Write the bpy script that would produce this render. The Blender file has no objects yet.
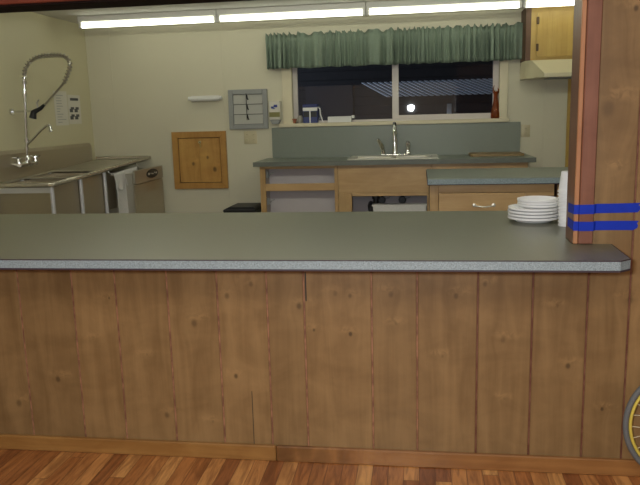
import bpy, bmesh, math, random
from mathutils import Vector, Matrix
random.seed(7)
sc = bpy.context.scene
col = sc.collection
PI = math.pi

# ------------------------------------------------------------------ node helpers
class NT:
    def __init__(s, name):
        s.m = bpy.data.materials.new(name); s.m.use_nodes = True
        s.t = s.m.node_tree; s.n = s.t.nodes; s.n.clear()
        s.out = s.n.new('ShaderNodeOutputMaterial')
        s.b = s.n.new('ShaderNodeBsdfPrincipled')
        s.t.links.new(s.b.outputs[0], s.out.inputs[0])
    def set(s, sock, v):
        if hasattr(v, 'is_output') or isinstance(v, bpy.types.NodeSocket): s.t.links.new(v, sock)
        else: sock.default_value = v
    def math(s, op, a, b=0.0, c=None, clamp=False):
        n = s.n.new('ShaderNodeMath'); n.operation = op; n.use_clamp = clamp
        s.set(n.inputs[0], a); s.set(n.inputs[1], b)
        if c is not None: s.set(n.inputs[2], c)
        return n.outputs[0]
    def vmath(s, op, a, b=(0, 0, 0)):
        n = s.n.new('ShaderNodeVectorMath'); n.operation = op
        s.set(n.inputs[0], a); s.set(n.inputs[1], b)
        return n.outputs['Value'] if op in ('LENGTH', 'DOT_PRODUCT', 'DISTANCE') else n.outputs[0]
    def obj(s):
        return s.n.new('ShaderNodeTexCoord').outputs['Object']
    def sep(s, v):
        n = s.n.new('ShaderNodeSeparateXYZ'); s.set(n.inputs[0], v); return n.outputs
    def comb(s, x, y, z):
        n = s.n.new('ShaderNodeCombineXYZ')
        for i, v in enumerate((x, y, z)): s.set(n.inputs[i], v)
        return n.outputs[0]
    def noise(s, vec, scale, detail=3, rough=.5, dist=0.0, col=False):
        n = s.n.new('ShaderNodeTexNoise'); s.set(n.inputs['Vector'], vec)
        n.inputs['Scale'].default_value = scale; n.inputs['Detail'].default_value = detail
        n.inputs['Roughness'].default_value = rough; n.inputs['Distortion'].default_value = dist
        return n.outputs[1 if col else 0]
    def white(s, vec):
        n = s.n.new('ShaderNodeTexWhiteNoise'); n.noise_dimensions = '3D'; s.set(n.inputs[0], vec); return n.outputs[0]
    def ramp(s, fac, stops):
        n = s.n.new('ShaderNodeValToRGB'); s.set(n.inputs[0], fac)
        e = n.color_ramp.elements
        while len(e) < len(stops): e.new(.5)
        for i, (p, c) in enumerate(stops):
            e[i].position = p; e[i].color = (*c, 1) if len(c) == 3 else c
        return n.outputs[0]
    def mix(s, fac, a, b, mode='MIX'):
        n = s.n.new('ShaderNodeMix'); n.data_type = 'RGBA'; n.blend_type = mode
        s.set(n.inputs[0], fac)
        s.set(n.inputs[6], (*a, 1) if isinstance(a, tuple) and len(a) == 3 else a)
        s.set(n.inputs[7], (*b, 1) if isinstance(b, tuple) and len(b) == 3 else b)
        return n.outputs[2]
    def maprange(s, v, a, b, c=0., d=1., smooth=True):
        n = s.n.new('ShaderNodeMapRange'); n.interpolation_type = 'SMOOTHSTEP' if smooth else 'LINEAR'
        s.set(n.inputs[0], v)
        for i, x in enumerate((a, b, c, d)): n.inputs[i + 1].default_value = x
        return n.outputs[0]
    def color(s, c): s.set(s.b.inputs['Base Color'], (*c, 1) if isinstance(c, tuple) and len(c) == 3 else c)
    def bump(s, h, strength=.2, dist=.002):
        n = s.n.new('ShaderNodeBump'); n.inputs['Strength'].default_value = strength
        n.inputs['Distance'].default_value = dist; s.set(n.inputs['Height'], h)
        s.t.links.new(n.outputs[0], s.b.inputs['Normal'])
    def attr(s, name):
        n = s.n.new('ShaderNodeAttribute'); n.attribute_name = name; return n.outputs['Fac']

def plain(name, c, rough=.5, metal=0., var=.06, vscale=8., bump=0., spec=None):
    t = NT(name); o = t.obj()
    f = t.noise(o, vscale, 4)
    t.color(t.mix(f, tuple(x * (1 - var) for x in c), tuple(min(1, x * (1 + var)) for x in c)))
    t.b.inputs['Roughness'].default_value = rough; t.b.inputs['Metallic'].default_value = metal
    if spec is not None: t.b.inputs['Specular IOR Level'].default_value = spec
    if bump: t.bump(t.noise(o, 220, 2), bump, .001)
    return t.m

def wood(name, light, dark, axis='z', rough=.45, knots=(), fine=1.0, tone=0.0, halo=.30):
    """straight-grained wood along an axis, per-board tone attribute, placed knots (x, z, radius, darkness)."""
    t = NT(name); o = t.obj(); X, Y, Z = t.sep(o)
    brd = t.attr('tone')
    off = t.math('MULTIPLY', brd, 17.0)
    if axis == 'z': v = t.comb(t.math('ADD', t.math('MULTIPLY', X, 9.), off), t.math('MULTIPLY', Y, 9.), t.math('MULTIPLY', Z, .9))
    elif axis == 'x': v = t.comb(t.math('ADD', t.math('MULTIPLY', X, .9), off), t.math('MULTIPLY', Y, 9.), t.math('MULTIPLY', Z, 9.))
    else: v = t.comb(t.math('ADD', t.math('MULTIPLY', X, 9.), off), t.math('MULTIPLY', Y, .9), t.math('MULTIPLY', Z, 9.))
    swirl = None; ktot = None; htot = None; smear = None
    for (kx, kz, r, dk) in knots:
        d = t.vmath('LENGTH', t.vmath('MULTIPLY', t.vmath('SUBTRACT', o, (kx, 0, kz)), (1., 0., .75)))
        k = t.math('MULTIPLY', t.maprange(d, r * .25, r, 1., 0.), dk)
        d2 = t.vmath('LENGTH', t.vmath('MULTIPLY', t.vmath('SUBTRACT', o, (kx + r * 1.2 * (1 if int(kz * 1000) % 2 else -1), 0, kz + r * 1.5)), (.55, 0., 1.5)))
        m2 = t.maprange(d2, .004, .030 + r, 1., 0.)
        smear = m2 if smear is None else t.math('MAXIMUM', smear, m2)
        h = t.maprange(d, r * .5, r * 5, 1., 0.)
        ktot = k if ktot is None else t.math('MAXIMUM', ktot, k)
        htot = h if htot is None else t.math('MAXIMUM', htot, h)
        sx = t.math('MULTIPLY', t.math('MULTIPLY', h, t.math('SUBTRACT', X, kx)), -6.5)
        swirl = sx if swirl is None else t.math('ADD', swirl, sx)
    if htot is not None:
        wob = t.noise(o, 9, 2)
        htot = t.math('MULTIPLY', htot, t.maprange(wob, .35, .65))
        v = t.vmath('ADD', v, t.comb(swirl, 0., t.math('MULTIPLY', swirl, .15)))
    g = t.noise(v, 1.6 * fine, 5, .55, .8)
    g2 = t.noise(t.vmath('MULTIPLY', v, (5, 5, 1.2) if axis == 'z' else ((1.2, 5, 5) if axis == 'x' else (5, 1.2, 5))), 3.2 * fine, 3, .6)
    big = t.noise(t.vmath('MULTIPLY', o, (1., 1., 1.7)), 4.6, 4, .6, .6)
    f = t.math('ADD', t.math('MULTIPLY', g, .6), t.math('MULTIPLY', g2, .14))
    f = t.math('ADD', f, t.math('MULTIPLY', big, .45))
    f = t.maprange(f, .36, .84)
    c = t.mix(f, dark, light)
    if tone:
        br = t.math('ADD', 1. - tone / 2, t.math('MULTIPLY', t.math('FRACT', t.math('MULTIPLY', brd, 7.31)), tone))
        c = t.mix(1., c, t.comb(br, br, br), 'MULTIPLY')
    if ktot is not None:
        c = t.mix(t.math('MULTIPLY', t.math('MULTIPLY', smear, t.maprange(t.noise(o, 26, 3, .6, 1.5), .38, .62)), halo), c, tuple(min(1, x * 1.55) for x in light))
        c = t.mix(t.math('MULTIPLY', ktot, .8), c, tuple(x * .2 for x in dark))
    t.color(c); t.b.inputs['Roughness'].default_value = rough
    t.bump(g2, .12, .001)
    return t.m

def emis(name, c, strength):
    t = NT(name); t.b.inputs['Base Color'].default_value = (*c, 1)
    t.b.inputs['Emission Color'].default_value = (*c, 1); t.b.inputs['Emission Strength'].default_value = strength
    return t.m

# ------------------------------------------------------------------ mesh builder
class MB:
    def __init__(s):
        s.bm = bmesh.new(); s.tone = s.bm.faces.layers.float.new('tone')
    def _mark(s, faces, mi, tone, smooth=False):
        for f in faces:
            f.material_index = mi; f[s.tone] = tone; f.smooth = smooth
    def box(s, x0, x1, y0, y1, z0, z1, bev=0., mi=0, tone=0., seg=1):
        b = bmesh.new(); bmesh.ops.create_cube(b, size=1.)
        for v in b.verts:
            v.co = Vector(((x0 + x1) / 2 + v.co.x * (x1 - x0), (y0 + y1) / 2 + v.co.y * (y1 - y0), (z0 + z1) / 2 + v.co.z * (z1 - z0)))
        if bev: bmesh.ops.bevel(b, geom=list(b.edges), offset=bev, segments=seg, affect='EDGES', profile=.5)
        s.join(b, mi, tone); return s
    def join(s, b, mi=0, tone=0., smooth=False, M=None):
        mp = {v: s.bm.verts.new(M @ v.co if M else v.co) for v in b.verts}
        fs = []
        for f in b.faces:
            try: fs.append(s.bm.faces.new([mp[v] for v in f.verts]))
            except ValueError: pass
        s._mark(fs, mi, tone, smooth); b.free(); return fs
    def prism(s, pts, z0, z1, mi=0, tone=0., axis='z', bev=0.):
        b = bmesh.new()
        def P(p, h):
            return {'z': (p[0], p[1], h), 'x': (h, p[0], p[1]), 'y': (p[0], h, p[1])}[axis]
        lo = [b.verts.new(P(p, z0)) for p in pts]; hi = [b.verts.new(P(p, z1)) for p in pts]
        b.faces.new(lo[::-1]); b.faces.new(hi); n = len(pts)
        for i in range(n): b.faces.new((lo[i], lo[(i + 1) % n], hi[(i + 1) % n], hi[i]))
        bmesh.ops.recalc_face_normals(b, faces=b.faces)
        if bev: bmesh.ops.bevel(b, geom=list(b.edges), offset=bev, segments=1, affect='EDGES')
        s.join(b, mi, tone); return s
    def tube(s, pts, r, seg=12, mi=0, closed=False, cap=True, tone=0.):
        pts = [Vector(p) for p in pts]; n = len(pts); rings = []
        R = r if isinstance(r, (list, tuple)) else [r] * n
        up = None
        for i, p in enumerate(pts):
            if closed: d = pts[(i + 1) % n] - pts[i - 1]
            else: d = pts[min(i + 1, n - 1)] - pts[max(i - 1, 0)]
            d.normalize()
            if up is None:
                a = Vector((0, 0, 1)) if abs(d.z) < .9 else Vector((1, 0, 0))
                up = (a - d * a.dot(d)).normalized()
            else: up = (up - d * up.dot(d)).normalized()
            w = d.cross(up)
            rings.append([s.bm.verts.new(p + (up * math.cos(2 * PI * k / seg) + w * math.sin(2 * PI * k / seg)) * R[i]) for k in range(seg)])
        fs = []
        for i in range(n if closed else n - 1):
            A, B = rings[i], rings[(i + 1) % n]
            for k in range(seg): fs.append(s.bm.faces.new((A[k], A[(k + 1) % seg], B[(k + 1) % seg], B[k])))
        s._mark(fs, mi, tone, True)
        if cap and not closed: s._mark([s.bm.faces.new(rings[0][::-1]), s.bm.faces.new(rings[-1])], mi, tone)
        return s
    def lathe(s, prof, c=(0, 0, 0), seg=32, mi=0, M=None, smooth=True, closed=False, sx=1., sy=1.):
        c = Vector(c); rings = []
        def put(v): return s.bm.verts.new((M @ v if M else v) + c)
        for r, z in prof:
            if r < 1e-6: rings.append([put(Vector((0, 0, z)))])
            else: rings.append([put(Vector((r * sx * math.cos(2 * PI * k / seg), r * sy * math.sin(2 * PI * k / seg), z))) for k in range(seg)])
        fs = []; L = len(rings)
        for i in range(L if closed else L - 1):
            A, B = rings[i], rings[(i + 1) % L]
            for k in range(seg):
                q = [A[k % len(A)], A[(k + 1) % len(A)], B[(k + 1) % len(B)], B[k % len(B)]]
                u = []
                for v in q:
                    if v not in u: u.append(v)
                if len(u) > 2: fs.append(s.bm.faces.new(u))
        s._mark(fs, mi, 0., smooth); return s
    def build(s, name, mats, parent=None, origin=None, sharp=35):
        bmesh.ops.remove_doubles(s.bm, verts=s.bm.verts, dist=1e-6)
        bmesh.ops.recalc_face_normals(s.bm, faces=s.bm.faces)
        me = bpy.data.meshes.new(name); s.bm.to_mesh(me); s.bm.free()
        if not isinstance(mats, (list, tuple)): mats = [mats]
        for m in mats: me.materials.append(m)
        try: me.set_sharp_from_angle(angle=math.radians(sharp))
        except Exception: pass
        o = bpy.data.objects.new(name, me); col.objects.link(o)
        if parent is not None:
            o.parent = parent; bpy.context.view_layer.update()
            o.matrix_parent_inverse = parent.matrix_world.inverted()
        return o

def B(*a, **k): return MB().box(*a, **k)
def tag(o, label, cat, group=None):
    o['label'] = label; o['category'] = cat
    if group: o['group'] = group
    return o
def thing(name, label, cat, loc, group=None):
    o = bpy.data.objects.new(name, None); col.objects.link(o); o.location = loc; o.empty_display_size = .1
    bpy.context.view_layer.update()
    return tag(o, label, cat, group)
def struct(o): o['kind'] = 'structure'; return o
def copy_tree(o, dloc, label=None):
    def rec(src, par):
        c = src.copy(); col.objects.link(c)
        if par is not None: c.parent = par; c.matrix_parent_inverse = src.matrix_parent_inverse.copy()
        for ch in list(src.children): rec(ch, c)
        return c
    c = rec(o, None); c.location = o.location + Vector(dloc)
    if label: c['label'] = label
    return c

# ------------------------------------------------------------------ materials
KN = [(-1.36, .52, .006, .3), (-1.13, .45, .007, .3), (.09, .47, .008, .3), (.33, .30, .007, .3), (.52, .68, .008, .35), (-.33, .72, .012, .4), (-.09, .60, .008, .3), (-.86, .16, .008, .35), (-1.54, .329, .016, .75), (-.917, .589, .018, .6), (-1.733, .213, .018, .6), (-1.061, .181, .015, .6), (-1.277, .692, .007, .7),
      (-.772, .706, .014, .6), (-.67, .756, .012, .5), (-.477, .667, .015, .75), (-.272, .554, .011, 1.), (-.271, .711, .010, .6),
      (-.751, .364, .012, .9), (-.419, .568, .008, .8), (-.11, .72, .015, .5), (.141, .715, .014, .6), (.567, .441, .013, .85),
      (.70, .269, .009, .95), (.321, .541, .014, .45), (.25, .763, .012, .6), (.781, .706, .016, .5), (.748, 1.754, .012, .9), (.672, 1.415, .034, .4), (.72, 1.20, .01, .3)]
M_board = wood('board_wood', (.268, .163, .068), (.158, .090, .034), 'z', .42, KN, tone=.18)
t = NT('groove_stain'); o_ = t.obj(); X_ = t.sep(o_)[0]
t.color(t.mix(t.maprange(t.noise(o_, 22, 3), .35, .65), t.mix(t.maprange(X_, .05, .25), (.32, .15, .08), (.105, .03, .015)), (.16, .065, .035)))
t.b.inputs['Roughness'].default_value = .6; M_groove = t.m
M_base = wood('baseboard_wood', (.34, .178, .052), (.215, .095, .024), 'x', .35, tone=.1)
M_base2 = wood('baseboard_knotty_wood', (.31, .145, .045), (.19, .075, .020), 'x', .35, [(-.555, .03, .075, .65), (-.47, .045, .06, .5), (-.40, .02, .06, .5), (-.31, .03, .04, .4)], halo=.1)
M_dark = plain('dark_lintel_stain', (.012, .006, .005), .8, var=.3, spec=.1)
M_casing = wood('reddish_trim_wood', (.22, .092, .056), (.13, .047, .027), 'z', .38)
M_strip = wood('orange_strip_wood', (.42, .20, .095), (.29, .12, .05), 'z', .4)
M_jamb = wood('dark_jamb_wood', (.19, .082, .042), (.11, .042, .02), 'z', .4)
M_wall = plain('cream_wall_paint', (.60, .560, .425), .55, var=.03, vscale=2)
M_wall_l = plain('olive_cream_wall_paint', (.60, .555, .37), .55, var=.03, vscale=2)
M_ceil = plain('white_ceiling_paint', (.62, .60, .57), .8, var=.02)
M_dining = plain('dining_wall_paint', (.34, .29, .23), .8, var=.02)
M_trimcream = plain('cream_trim_paint', (.66, .59, .42), .45, var=.03)
M_vinyl = plain('white_vinyl', (.62, .56, .52), .4, var=.03)
M_kfloor = plain('kitchen_vinyl_floor', (.30, .27, .22), .5, var=.15, vscale=20)

def laminate(name, c, rough, amt=.35):
    t = NT(name); o = t.obj()
    a = t.noise(o, 420, 2, .6); b = t.noise(o, 190, 3, .6)
    f = t.maprange(t.math('ADD', t.math('MULTIPLY', a, .6), t.math('MULTIPLY', b, .4)), .35, .65)
    t.color(t.mix(f, tuple(x * (1 - amt) for x in c), tuple(x * (1 + amt) for x in c)))
    t.b.inputs['Roughness'].default_value = rough
    return t.m
M_lam = laminate('grey_green_laminate', (.133, .133, .090), .33, .10)
M_lamedge = laminate('speckled_laminate_edge', (.215, .265, .285), .45, .38)
M_lamk = laminate('kitchen_green_laminate', (.195, .215, .180), .38, .12)
M_seam = plain('laminate_seam', (.035, .022, .03), .6)

def floor_mat():
    t = NT('strip_oak_floor'); o = t.obj(); X, Y, Z = t.sep(o)
    W = .062
    i = t.math('FLOOR', t.math('DIVIDE', X, W))
    r = t.white(t.comb(i, 3.1, 0.))
    yy = t.math('ADD', t.math('DIVIDE', Y, .95), t.math('MULTIPLY', r, 7.3))
    j = t.math('FLOOR', yy)
    w = t.white(t.comb(i, j, 1.7)); w2 = t.white(t.comb(j, i, 9.7))
    v = t.comb(t.math('ADD', t.math('MULTIPLY', X, 26.), t.math('MULTIPLY', w, 40.)), t.math('MULTIPLY', Y, 2.6), 0.)
    g = t.noise(v, 1.3, 5, .6, 1.2)
    base = t.ramp(w, [(0., (.24, .085, .030)), (.3, (.37, .145, .045)), (.62, (.48, .215, .070)), (.85, (.56, .28, .095)), (1., (.63, .35, .13))])
    c = t.mix(t.maprange(g, .3, .7), t.mix(1., base, (.55, .5, .48), 'MULTIPLY'), t.mix(1., base, (1.15, 1.15, 1.1), 'MULTIPLY'))
    fx = t.math('FRACT', t.math('DIVIDE', X, W)); fy = t.math('FRACT', yy)
    gx = t.math('MINIMUM', fx, t.math('SUBTRACT', 1., fx)); gy = t.math('MULTIPLY', t.math('MINIMUM', fy, t.math('SUBTRACT', 1., fy)), 12.)
    gap = t.maprange(t.math('MINIMUM', gx, gy), .0, .035, 1., 0.)
    t.color(t.mix(t.math('MULTIPLY', gap, .7), c, (.03, .01, .006)))
    t.b.inputs['Roughness'].default_value = .30
    t.bump(t.math('SUBTRACT', 1., gap), .3, .001)
    return t.m
M_floor = floor_mat()

def steel(name, c, rough, axis=0, metal=.85):
    t = NT(name); o = t.obj()
    v = t.vmath('MULTIPLY', o, (4, 4, 160) if axis == 0 else (160, 4, 4))
    f = t.noise(v, 1., 3)
    t.color(t.mix(f, tuple(x * .85 for x in c), c)); t.b.inputs['Metallic'].default_value = metal
    t.set(t.b.inputs['Roughness'], t.maprange(f, .3, .7, rough * .8, rough * 1.25)); return t.m
M_steel = steel('brushed_steel', (.54, .51, .44), .40)
M_steeld = steel('brushed_steel_panel', (.50, .44, .33), .36, metal=.8)
M_chrome = plain('chrome', (.72, .72, .72), .08, 1., var=.02)
M_spring = plain('worn_chrome_spring', (.48, .45, .40), .3, 1., var=.1)
M_leg = plain('pale_steel_tube', (.66, .66, .68), .28, .55, var=.02)
M_bright = plain('bright_nickel', (.80, .76, .66), .25, .5, var=.02)
M_rimsteel = plain('polished_steel_rim', (.52, .48, .39), .22, .7, var=.03)
M_black = plain('black_plastic', (.012, .012, .013), .45)
M_white = plain('white_plastic', (.74, .73, .70), .35, var=.02)
M_foam = plain('white_foam', (.80, .80, .79), .55, var=.02)
M_foamd = plain('foam_inner', (.70, .71, .74), .6, var=.02)
M_towel = plain('white_terry_cloth', (.62, .60, .58), .9, var=.12, vscale=60, bump=.4)
M_paper = plain('white_paper', (.66, .63, .55), .8, var=.03)
M_ink = plain('grey_ink', (.10, .10, .10), .8)
M_inkl = plain('pale_ink', (.42, .41, .38), .8)
M_pine = wood('golden_pine', (.55, .31, .085), (.37, .175, .04), 'z', .4, [(-2.30, .953, .022, 1.), (-2.145, 1.015, .019, 1.), (-2.075, .893, .030, 1.)], halo=.2)
M_pinef = wood('pine_frame', (.50, .27, .07), (.36, .17, .04), 'z', .4)
M_cab = wood('cabinet_oak', (.52, .34, .155), (.39, .23, .09), 'x', .42)
M_cabv = wood('cabinet_oak_upright', (.48, .31, .13), (.36, .205, .075), 'z', .42)
M_cabin = plain('cabinet_interior_lilac', (.44, .40, .41), .7, var=.04)
M_cabside = plain('dark_cabinet_side', (.11, .05, .022), .5, var=.2)
M_cabdk = wood('dark_drawer_gap', (.20, .08, .04), (.13, .05, .02), 'x', .5)
M_yel = wood('yellow_birch', (.50, .33, .075), (.40, .245, .05), 'z', .4)
M_hood = plain('almond_enamel', (.66, .60, .40), .35, var=.02)
M_hoods = plain('grey_enamel_side', (.42, .41, .36), .4, var=.02)
M_grey = plain('grey_painted_metal', (.27, .275, .27), .45, var=.05)
M_slat = plain('pale_louver_metal', (.40, .39, .35), .45, var=.04)
M_almond = plain('almond_plastic', (.55, .48, .31), .4, var=.02)
M_sinkw = plain('almond_sink_enamel', (.62, .59, .50), .18, var=.02)
M_brass = plain('brass_hinge', (.10, .06, .03), .4, .6)
M_boardtan = wood('cutting_board_tan', (.30, .20, .09), (.22, .14, .06), 'x', .5)
M_blue = plain('blue_print', (.025, .04, .22), .5)
M_navy = plain('navy_plastic', (.03, .04, .16), .4)
M_olive = plain('olive_print', (.22, .20, .06), .5)
M_tape = plain('blue_masking_tape', (.004, .026, .36), .65, var=.12, vscale=40, spec=.25)
M_red = plain('terracotta_red', (.35, .12, .06), .6)
M_clay = plain('grey_pottery', (.30, .28, .24), .5, var=.2, vscale=30)
M_tyre = plain('grey_rubber', (.115, .12, .12), .7, bump=.3)
M_rim = plain('yellow_rim', (.60, .47, .08), .35, var=.04)
M_spoke = plain('pale_spoke', (.66, .60, .42), .3, .3)
M_corr = plain('pale_roof_slat', (.70, .74, .82), .6, 0., var=.15)
M_siding = plain('dark_siding', (.030, .029, .032), .8, var=.2)
M_night = plain('dark_ground', (.06, .06, .055), .9, var=.3)
M_postw = plain('white_post_paint', (.75, .78, .82), .5)
t = NT('valance_sage_cotton'); o_ = t.obj()
f_ = t.noise(o_, 260, 2); f2_ = t.noise(t.vmath('MULTIPLY', o_, (1, 1, .12)), 34, 3)
ff_ = t.math('ADD', t.math('MULTIPLY', f_, .8), t.math('MULTIPLY', f2_, .2))
t.color(t.mix(t.maprange(ff_, .35, .65), (.140, .185, .140), (.235, .29, .225))); t.b.inputs['Roughness'].default_value = .85
M_val = t.m
# amber glass and window glass
t = NT('amber_glass'); t.color((.50, .13, .03)); t.b.inputs['Transmission Weight'].default_value = .75
t.b.inputs['Roughness'].default_value = .08; t.b.inputs['IOR'].default_value = 1.35; M_amber = t.m
def glass():
    t = NT('window_glass'); tr = t.n.new('ShaderNodeBsdfTransparent'); gl = t.n.new('ShaderNodeBsdfGlossy')
    tr.inputs[0].default_value = (.9, .92, .94, 1); gl.inputs['Roughness'].default_value = .015
    fr = t.n.new('ShaderNodeFresnel'); fr.inputs[0].default_value = 1.5
    mx = t.n.new('ShaderNodeMixShader')
    t.t.links.new(fr.outputs[0], mx.inputs[0]); t.t.links.new(tr.outputs[0], mx.inputs[1]); t.t.links.new(gl.outputs[0], mx.inputs[2])
    t.t.links.new(mx.outputs[0], t.out.inputs[0]); t.n.remove(t.b); return t.m
M_glass = glass()
M_tube = emis('fluorescent_tube_glow', (.98, 1., .80), 5.2)
M_addtube = emis('added_tube_glow', (.98, 1., .82), 33.)  # glow of the added row of strips, out of view

# ------------------------------------------------------------------ shell
ZC = 2.37   # kitchen ceiling
XL, XR = -3.37, 2.4
YB = 7.0
YP = 2.671  # panelled face of the bar wall
struct(B(-4.6, 3.6, -2.6, 2.675, -.05, 0).build('floor', M_floor))
struct(B(-4.6, 3.6, 2.675, 7.14, -.05, -.0005).build('floor_kitchen', M_kfloor))
w = MB()   # back wall with the window opening
WX0, WX1, WZ0, WZ1 = -1.25, .76, 1.335, 2.04
w.box(XL - .1, WX0, YB, YB + .14, 0, ZC); w.box(WX1, XR + .1, YB, YB + .14, 0, ZC)
w.box(WX0, WX1, YB, YB + .14, 0, WZ0); w.box(WX0, WX1, YB, YB + .14, WZ1, ZC)
for x in (-3.12, -1.95, 1.18): w.box(x - .011, x + .011, YB - .0025, YB + .002, .0, ZC, bev=.001)
struct(w.build('wall_back', M_wall))
w = MB(); w.box(XL - .1, XL, 2.78, YB, 0, ZC)
struct(w.build('wall_left', M_wall_l))
struct(B(XR, XR + .1, 2.78, YB, 0, ZC).build('wall_right', M_wall))
struct(B(XL - .1, XR + .1, 2.785, YB + .14, ZC, ZC + .08).build('ceiling', M_ceil))
# dining room around the camera
struct(B(-4.6, 3.6, -2.6, 2.785, 2.62, 2.7).build('ceiling_dining', M_ceil))
struct(B(-4.7, -4.6, -2.6, 2.785, 0, 2.7).build('wall_dining_left', M_dining))
struct(B(3.6, 3.7, -2.6, 2.785, 0, 2.7).build('wall_dining_right', M_dining))
struct(B(-4.7, 3.7, -2.7, -2.6, 0, 2.7).build('wall_dining_rear', M_dining))

# panelled bar wall: boards with stained grooves between them
G = [-4.58, -4.35, -4.12, -3.9, -3.66, -3.4, -3.2, -2.96, -2.75, -2.52, -2.3, -2.1, -1.88, -1.679, -1.438, -1.248, -1.024, -.813, -.607, -.456, -.186, -.008, .224, .429, .630, .780, 1.0, 1.2, 1.42, 1.63, 1.86, 2.1, 2.35, 2.6, 2.8, 3.05, 3.3, 3.59]
w = MB()
gw = .0034
w.box(-4.6, .575, YP + .004, 2.782, 0, .881, mi=1)
w.box(.575, 3.6, YP + .004, 2.782, 0, 2.62, mi=1)
w.box(-4.6, -3.3, YP + .004, 2.782, .881, 2.62, mi=1)
for i in range(len(G) - 1):
    a, b = G[i] + gw, G[i + 1] - gw
    tall = a > .6 or b < -3.3
    w.box(a, b, YP, YP + .006, .005, 2.615 if tall else .881, bev=.0022, mi=0, tone=random.random())
# two splits in the boards
w.box(-.4495, -.4445, YP - .0006, YP + .003, .688, .805, mi=2); w.box(-.688, -.6855, YP - .0006, YP + .003, .062, .30, mi=2)
struct(w.build('wall_front', [M_board, M_groove, M_black]))
# lintel over the opening
w = MB(); w.box(-3.3, .575, YP + .004, 2.825, 1.868, 2.62)
o = struct(w.build('wall_lintel', M_dark))
w = MB(); w.box(-3.3, .6, YP - .012, YP + .01, 1.875, 1.99, bev=.003)
struct(w.build('trim_1', plain('red_brown_header_trim', (.16, .035, .018), .4, var=.3)))
# jamb lining, edge strip and casing at the right side of the opening
struct(B(.566, .578, YP + .004, 2.80, .9215, 1.868, bev=.001).build('trim_2', M_jamb))
struct(B(.566, .582, YP - .010, YP + .004, .9215, 1.99, bev=.002).build('trim_3', M_strip))
struct(B(.583, .634, YP - .016, YP + .004, .9215, 1.99, bev=.003).build('trim_4', M_casing))
# door casing on the back wall, seen past the jamb
struct(B(1.385, 1.452, YB - .018, YB, 0, 1.70, bev=.003).build('trim_5', M_yel))
# baseboard in two lengths butting near the middle
struct(B(-4.6, -.592, YP - .018, YP + .002, 0, .067, bev=.004, tone=.3).build('baseboard_left', M_base))
struct(B(-.590, 3.6, YP - .018, YP + .002, 0, .067, bev=.004, tone=.6).build('baseboard_right', M_base2))

# ------------------------------------------------------------------ window
win = bpy.data.objects.new('window_1', None); col.objects.link(win); win.location = ((WX0 + WX1) / 2, YB, WZ0); struct(win)
bpy.context.view_layer.update()
w = MB()   # casing
w.box(WX0 - .095, WX0 + .004, YB - .018, YB, 1.30, 2.14, bev=.003); w.box(WX1 - .004, WX1 + .075, YB - .018, YB, 1.30, 2.14, bev=.003)
w.box(WX0 - .095, WX1 + .075, YB - .018, YB, 2.04, 2.14, bev=.003)
w.build('window_casing', M_trimcream, win)
B(WX0 - .14, WX1 + .09, YB - .034, YB + .10, 1.300, 1.336, bev=.004).build('window_sill', M_trimcream, win)
w = MB()
y0, y1 = YB + .07, YB + .11
for (a, b) in ((WX0, WX0 + .045), (WX1 - .055, WX1)): w.box(a, b, y0, y1, WZ0, WZ1, bev=.002)
w.box(WX0, WX1, y0, y1, WZ0, WZ0 + .022, bev=.002); w.box(WX0, WX1, y0, y1, WZ1 - .03, WZ1, bev=.002)
w.build('window_frame', M_vinyl, win)
w = MB(); w.box(-.262, -.198, y0 - .006, y1 + .004, WZ0 + .02, WZ1 - .03, bev=.003)
w.box(-.198, WX1 - .055, y0 - .004, y1 - .012, WZ0 + .02, WZ0 + .055, bev=.002)
w.build('window_sash', M_vinyl, win)
B(WX0 + .04, -.24, YB + .088, YB + .092, WZ0 + .015, WZ1 - .02).build('pane', M_glass, win)
B(-.22, WX1 - .045, YB + .084, YB + .088, WZ0 + .05, WZ1 - .02).build('pane', M_glass, win)

# ------------------------------------------------------------------ outside in the dark
struct(B(-9, 9, 7.2, 20, -.3, -.05).build('ground_outside', M_night))
w = MB()
r = thing('patio_roof', 'slatted patio roof outside the dark window', 'roof', (0, 11, 1.6))
m = MB()
for k in range(36):
    x = -.43 + k * .088; p0 = Vector((x, 10.3, 1.64)); p1 = Vector((x - .44, 11.2, 1.885)); hw = .022; th = .005
    V = [m.bm.verts.new(p + Vector((dx, 0, dz))) for p in (p0, p1) for dx, dz in ((-hw, -th), (hw, -th), (hw, th), (-hw, th))]
    m._mark([m.bm.faces.new([V[i] for i in q]) for q in ((0, 1, 2, 3), (7, 6, 5, 4), (0, 4, 5, 1), (1, 5, 6, 2), (2, 6, 7, 3), (3, 7, 4, 0))], 0, 0)
m.build('slats', M_corr, r)
m = MB(); m.tube([(-.90, 11.2, 1.865), (2.3, 11.2, 1.865)], .014, 6); m.tube([(-.42, 10.3, 1.62), (2.8, 10.3, 1.62)], .014, 6); m.build('batten', M_siding, r)
w = MB(); w.box(-.50, 2.7, 10.27, 10.30, 1.52, 1.635); w.build('fascia', M_siding, r)
w = MB(); w.box(.395, .46, 10.32, 10.385, -.1, 1.62, bev=.004); w.build('post', M_postw, r)
w = MB(); w.box(2.3, 2.365, 10.32, 10.385, -.1, 1.62, bev=.004); w.build('post', M_postw, r)
r = thing('neighbouring_shed', 'dark sided shed standing behind the slatted patio roof at night', 'shed', (0, 12, -.05))
w = MB(); w.box(-6, 6, 12, 14, -.06, 2.6)
for k in range(18): w.box(-6, 6, 11.985, 12.0, -.05 + k * .145, .085 + k * .145, bev=.004)
w.build('wall', M_siding, r)
w = MB(); w.prism([(11.6, 2.55), (13, 3.1), (14.4, 2.55), (14.4, 2.62), (13, 3.18), (11.6, 2.62)], -6.2, 6.2, axis='x'); w.build('roof', M_siding, r)
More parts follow.
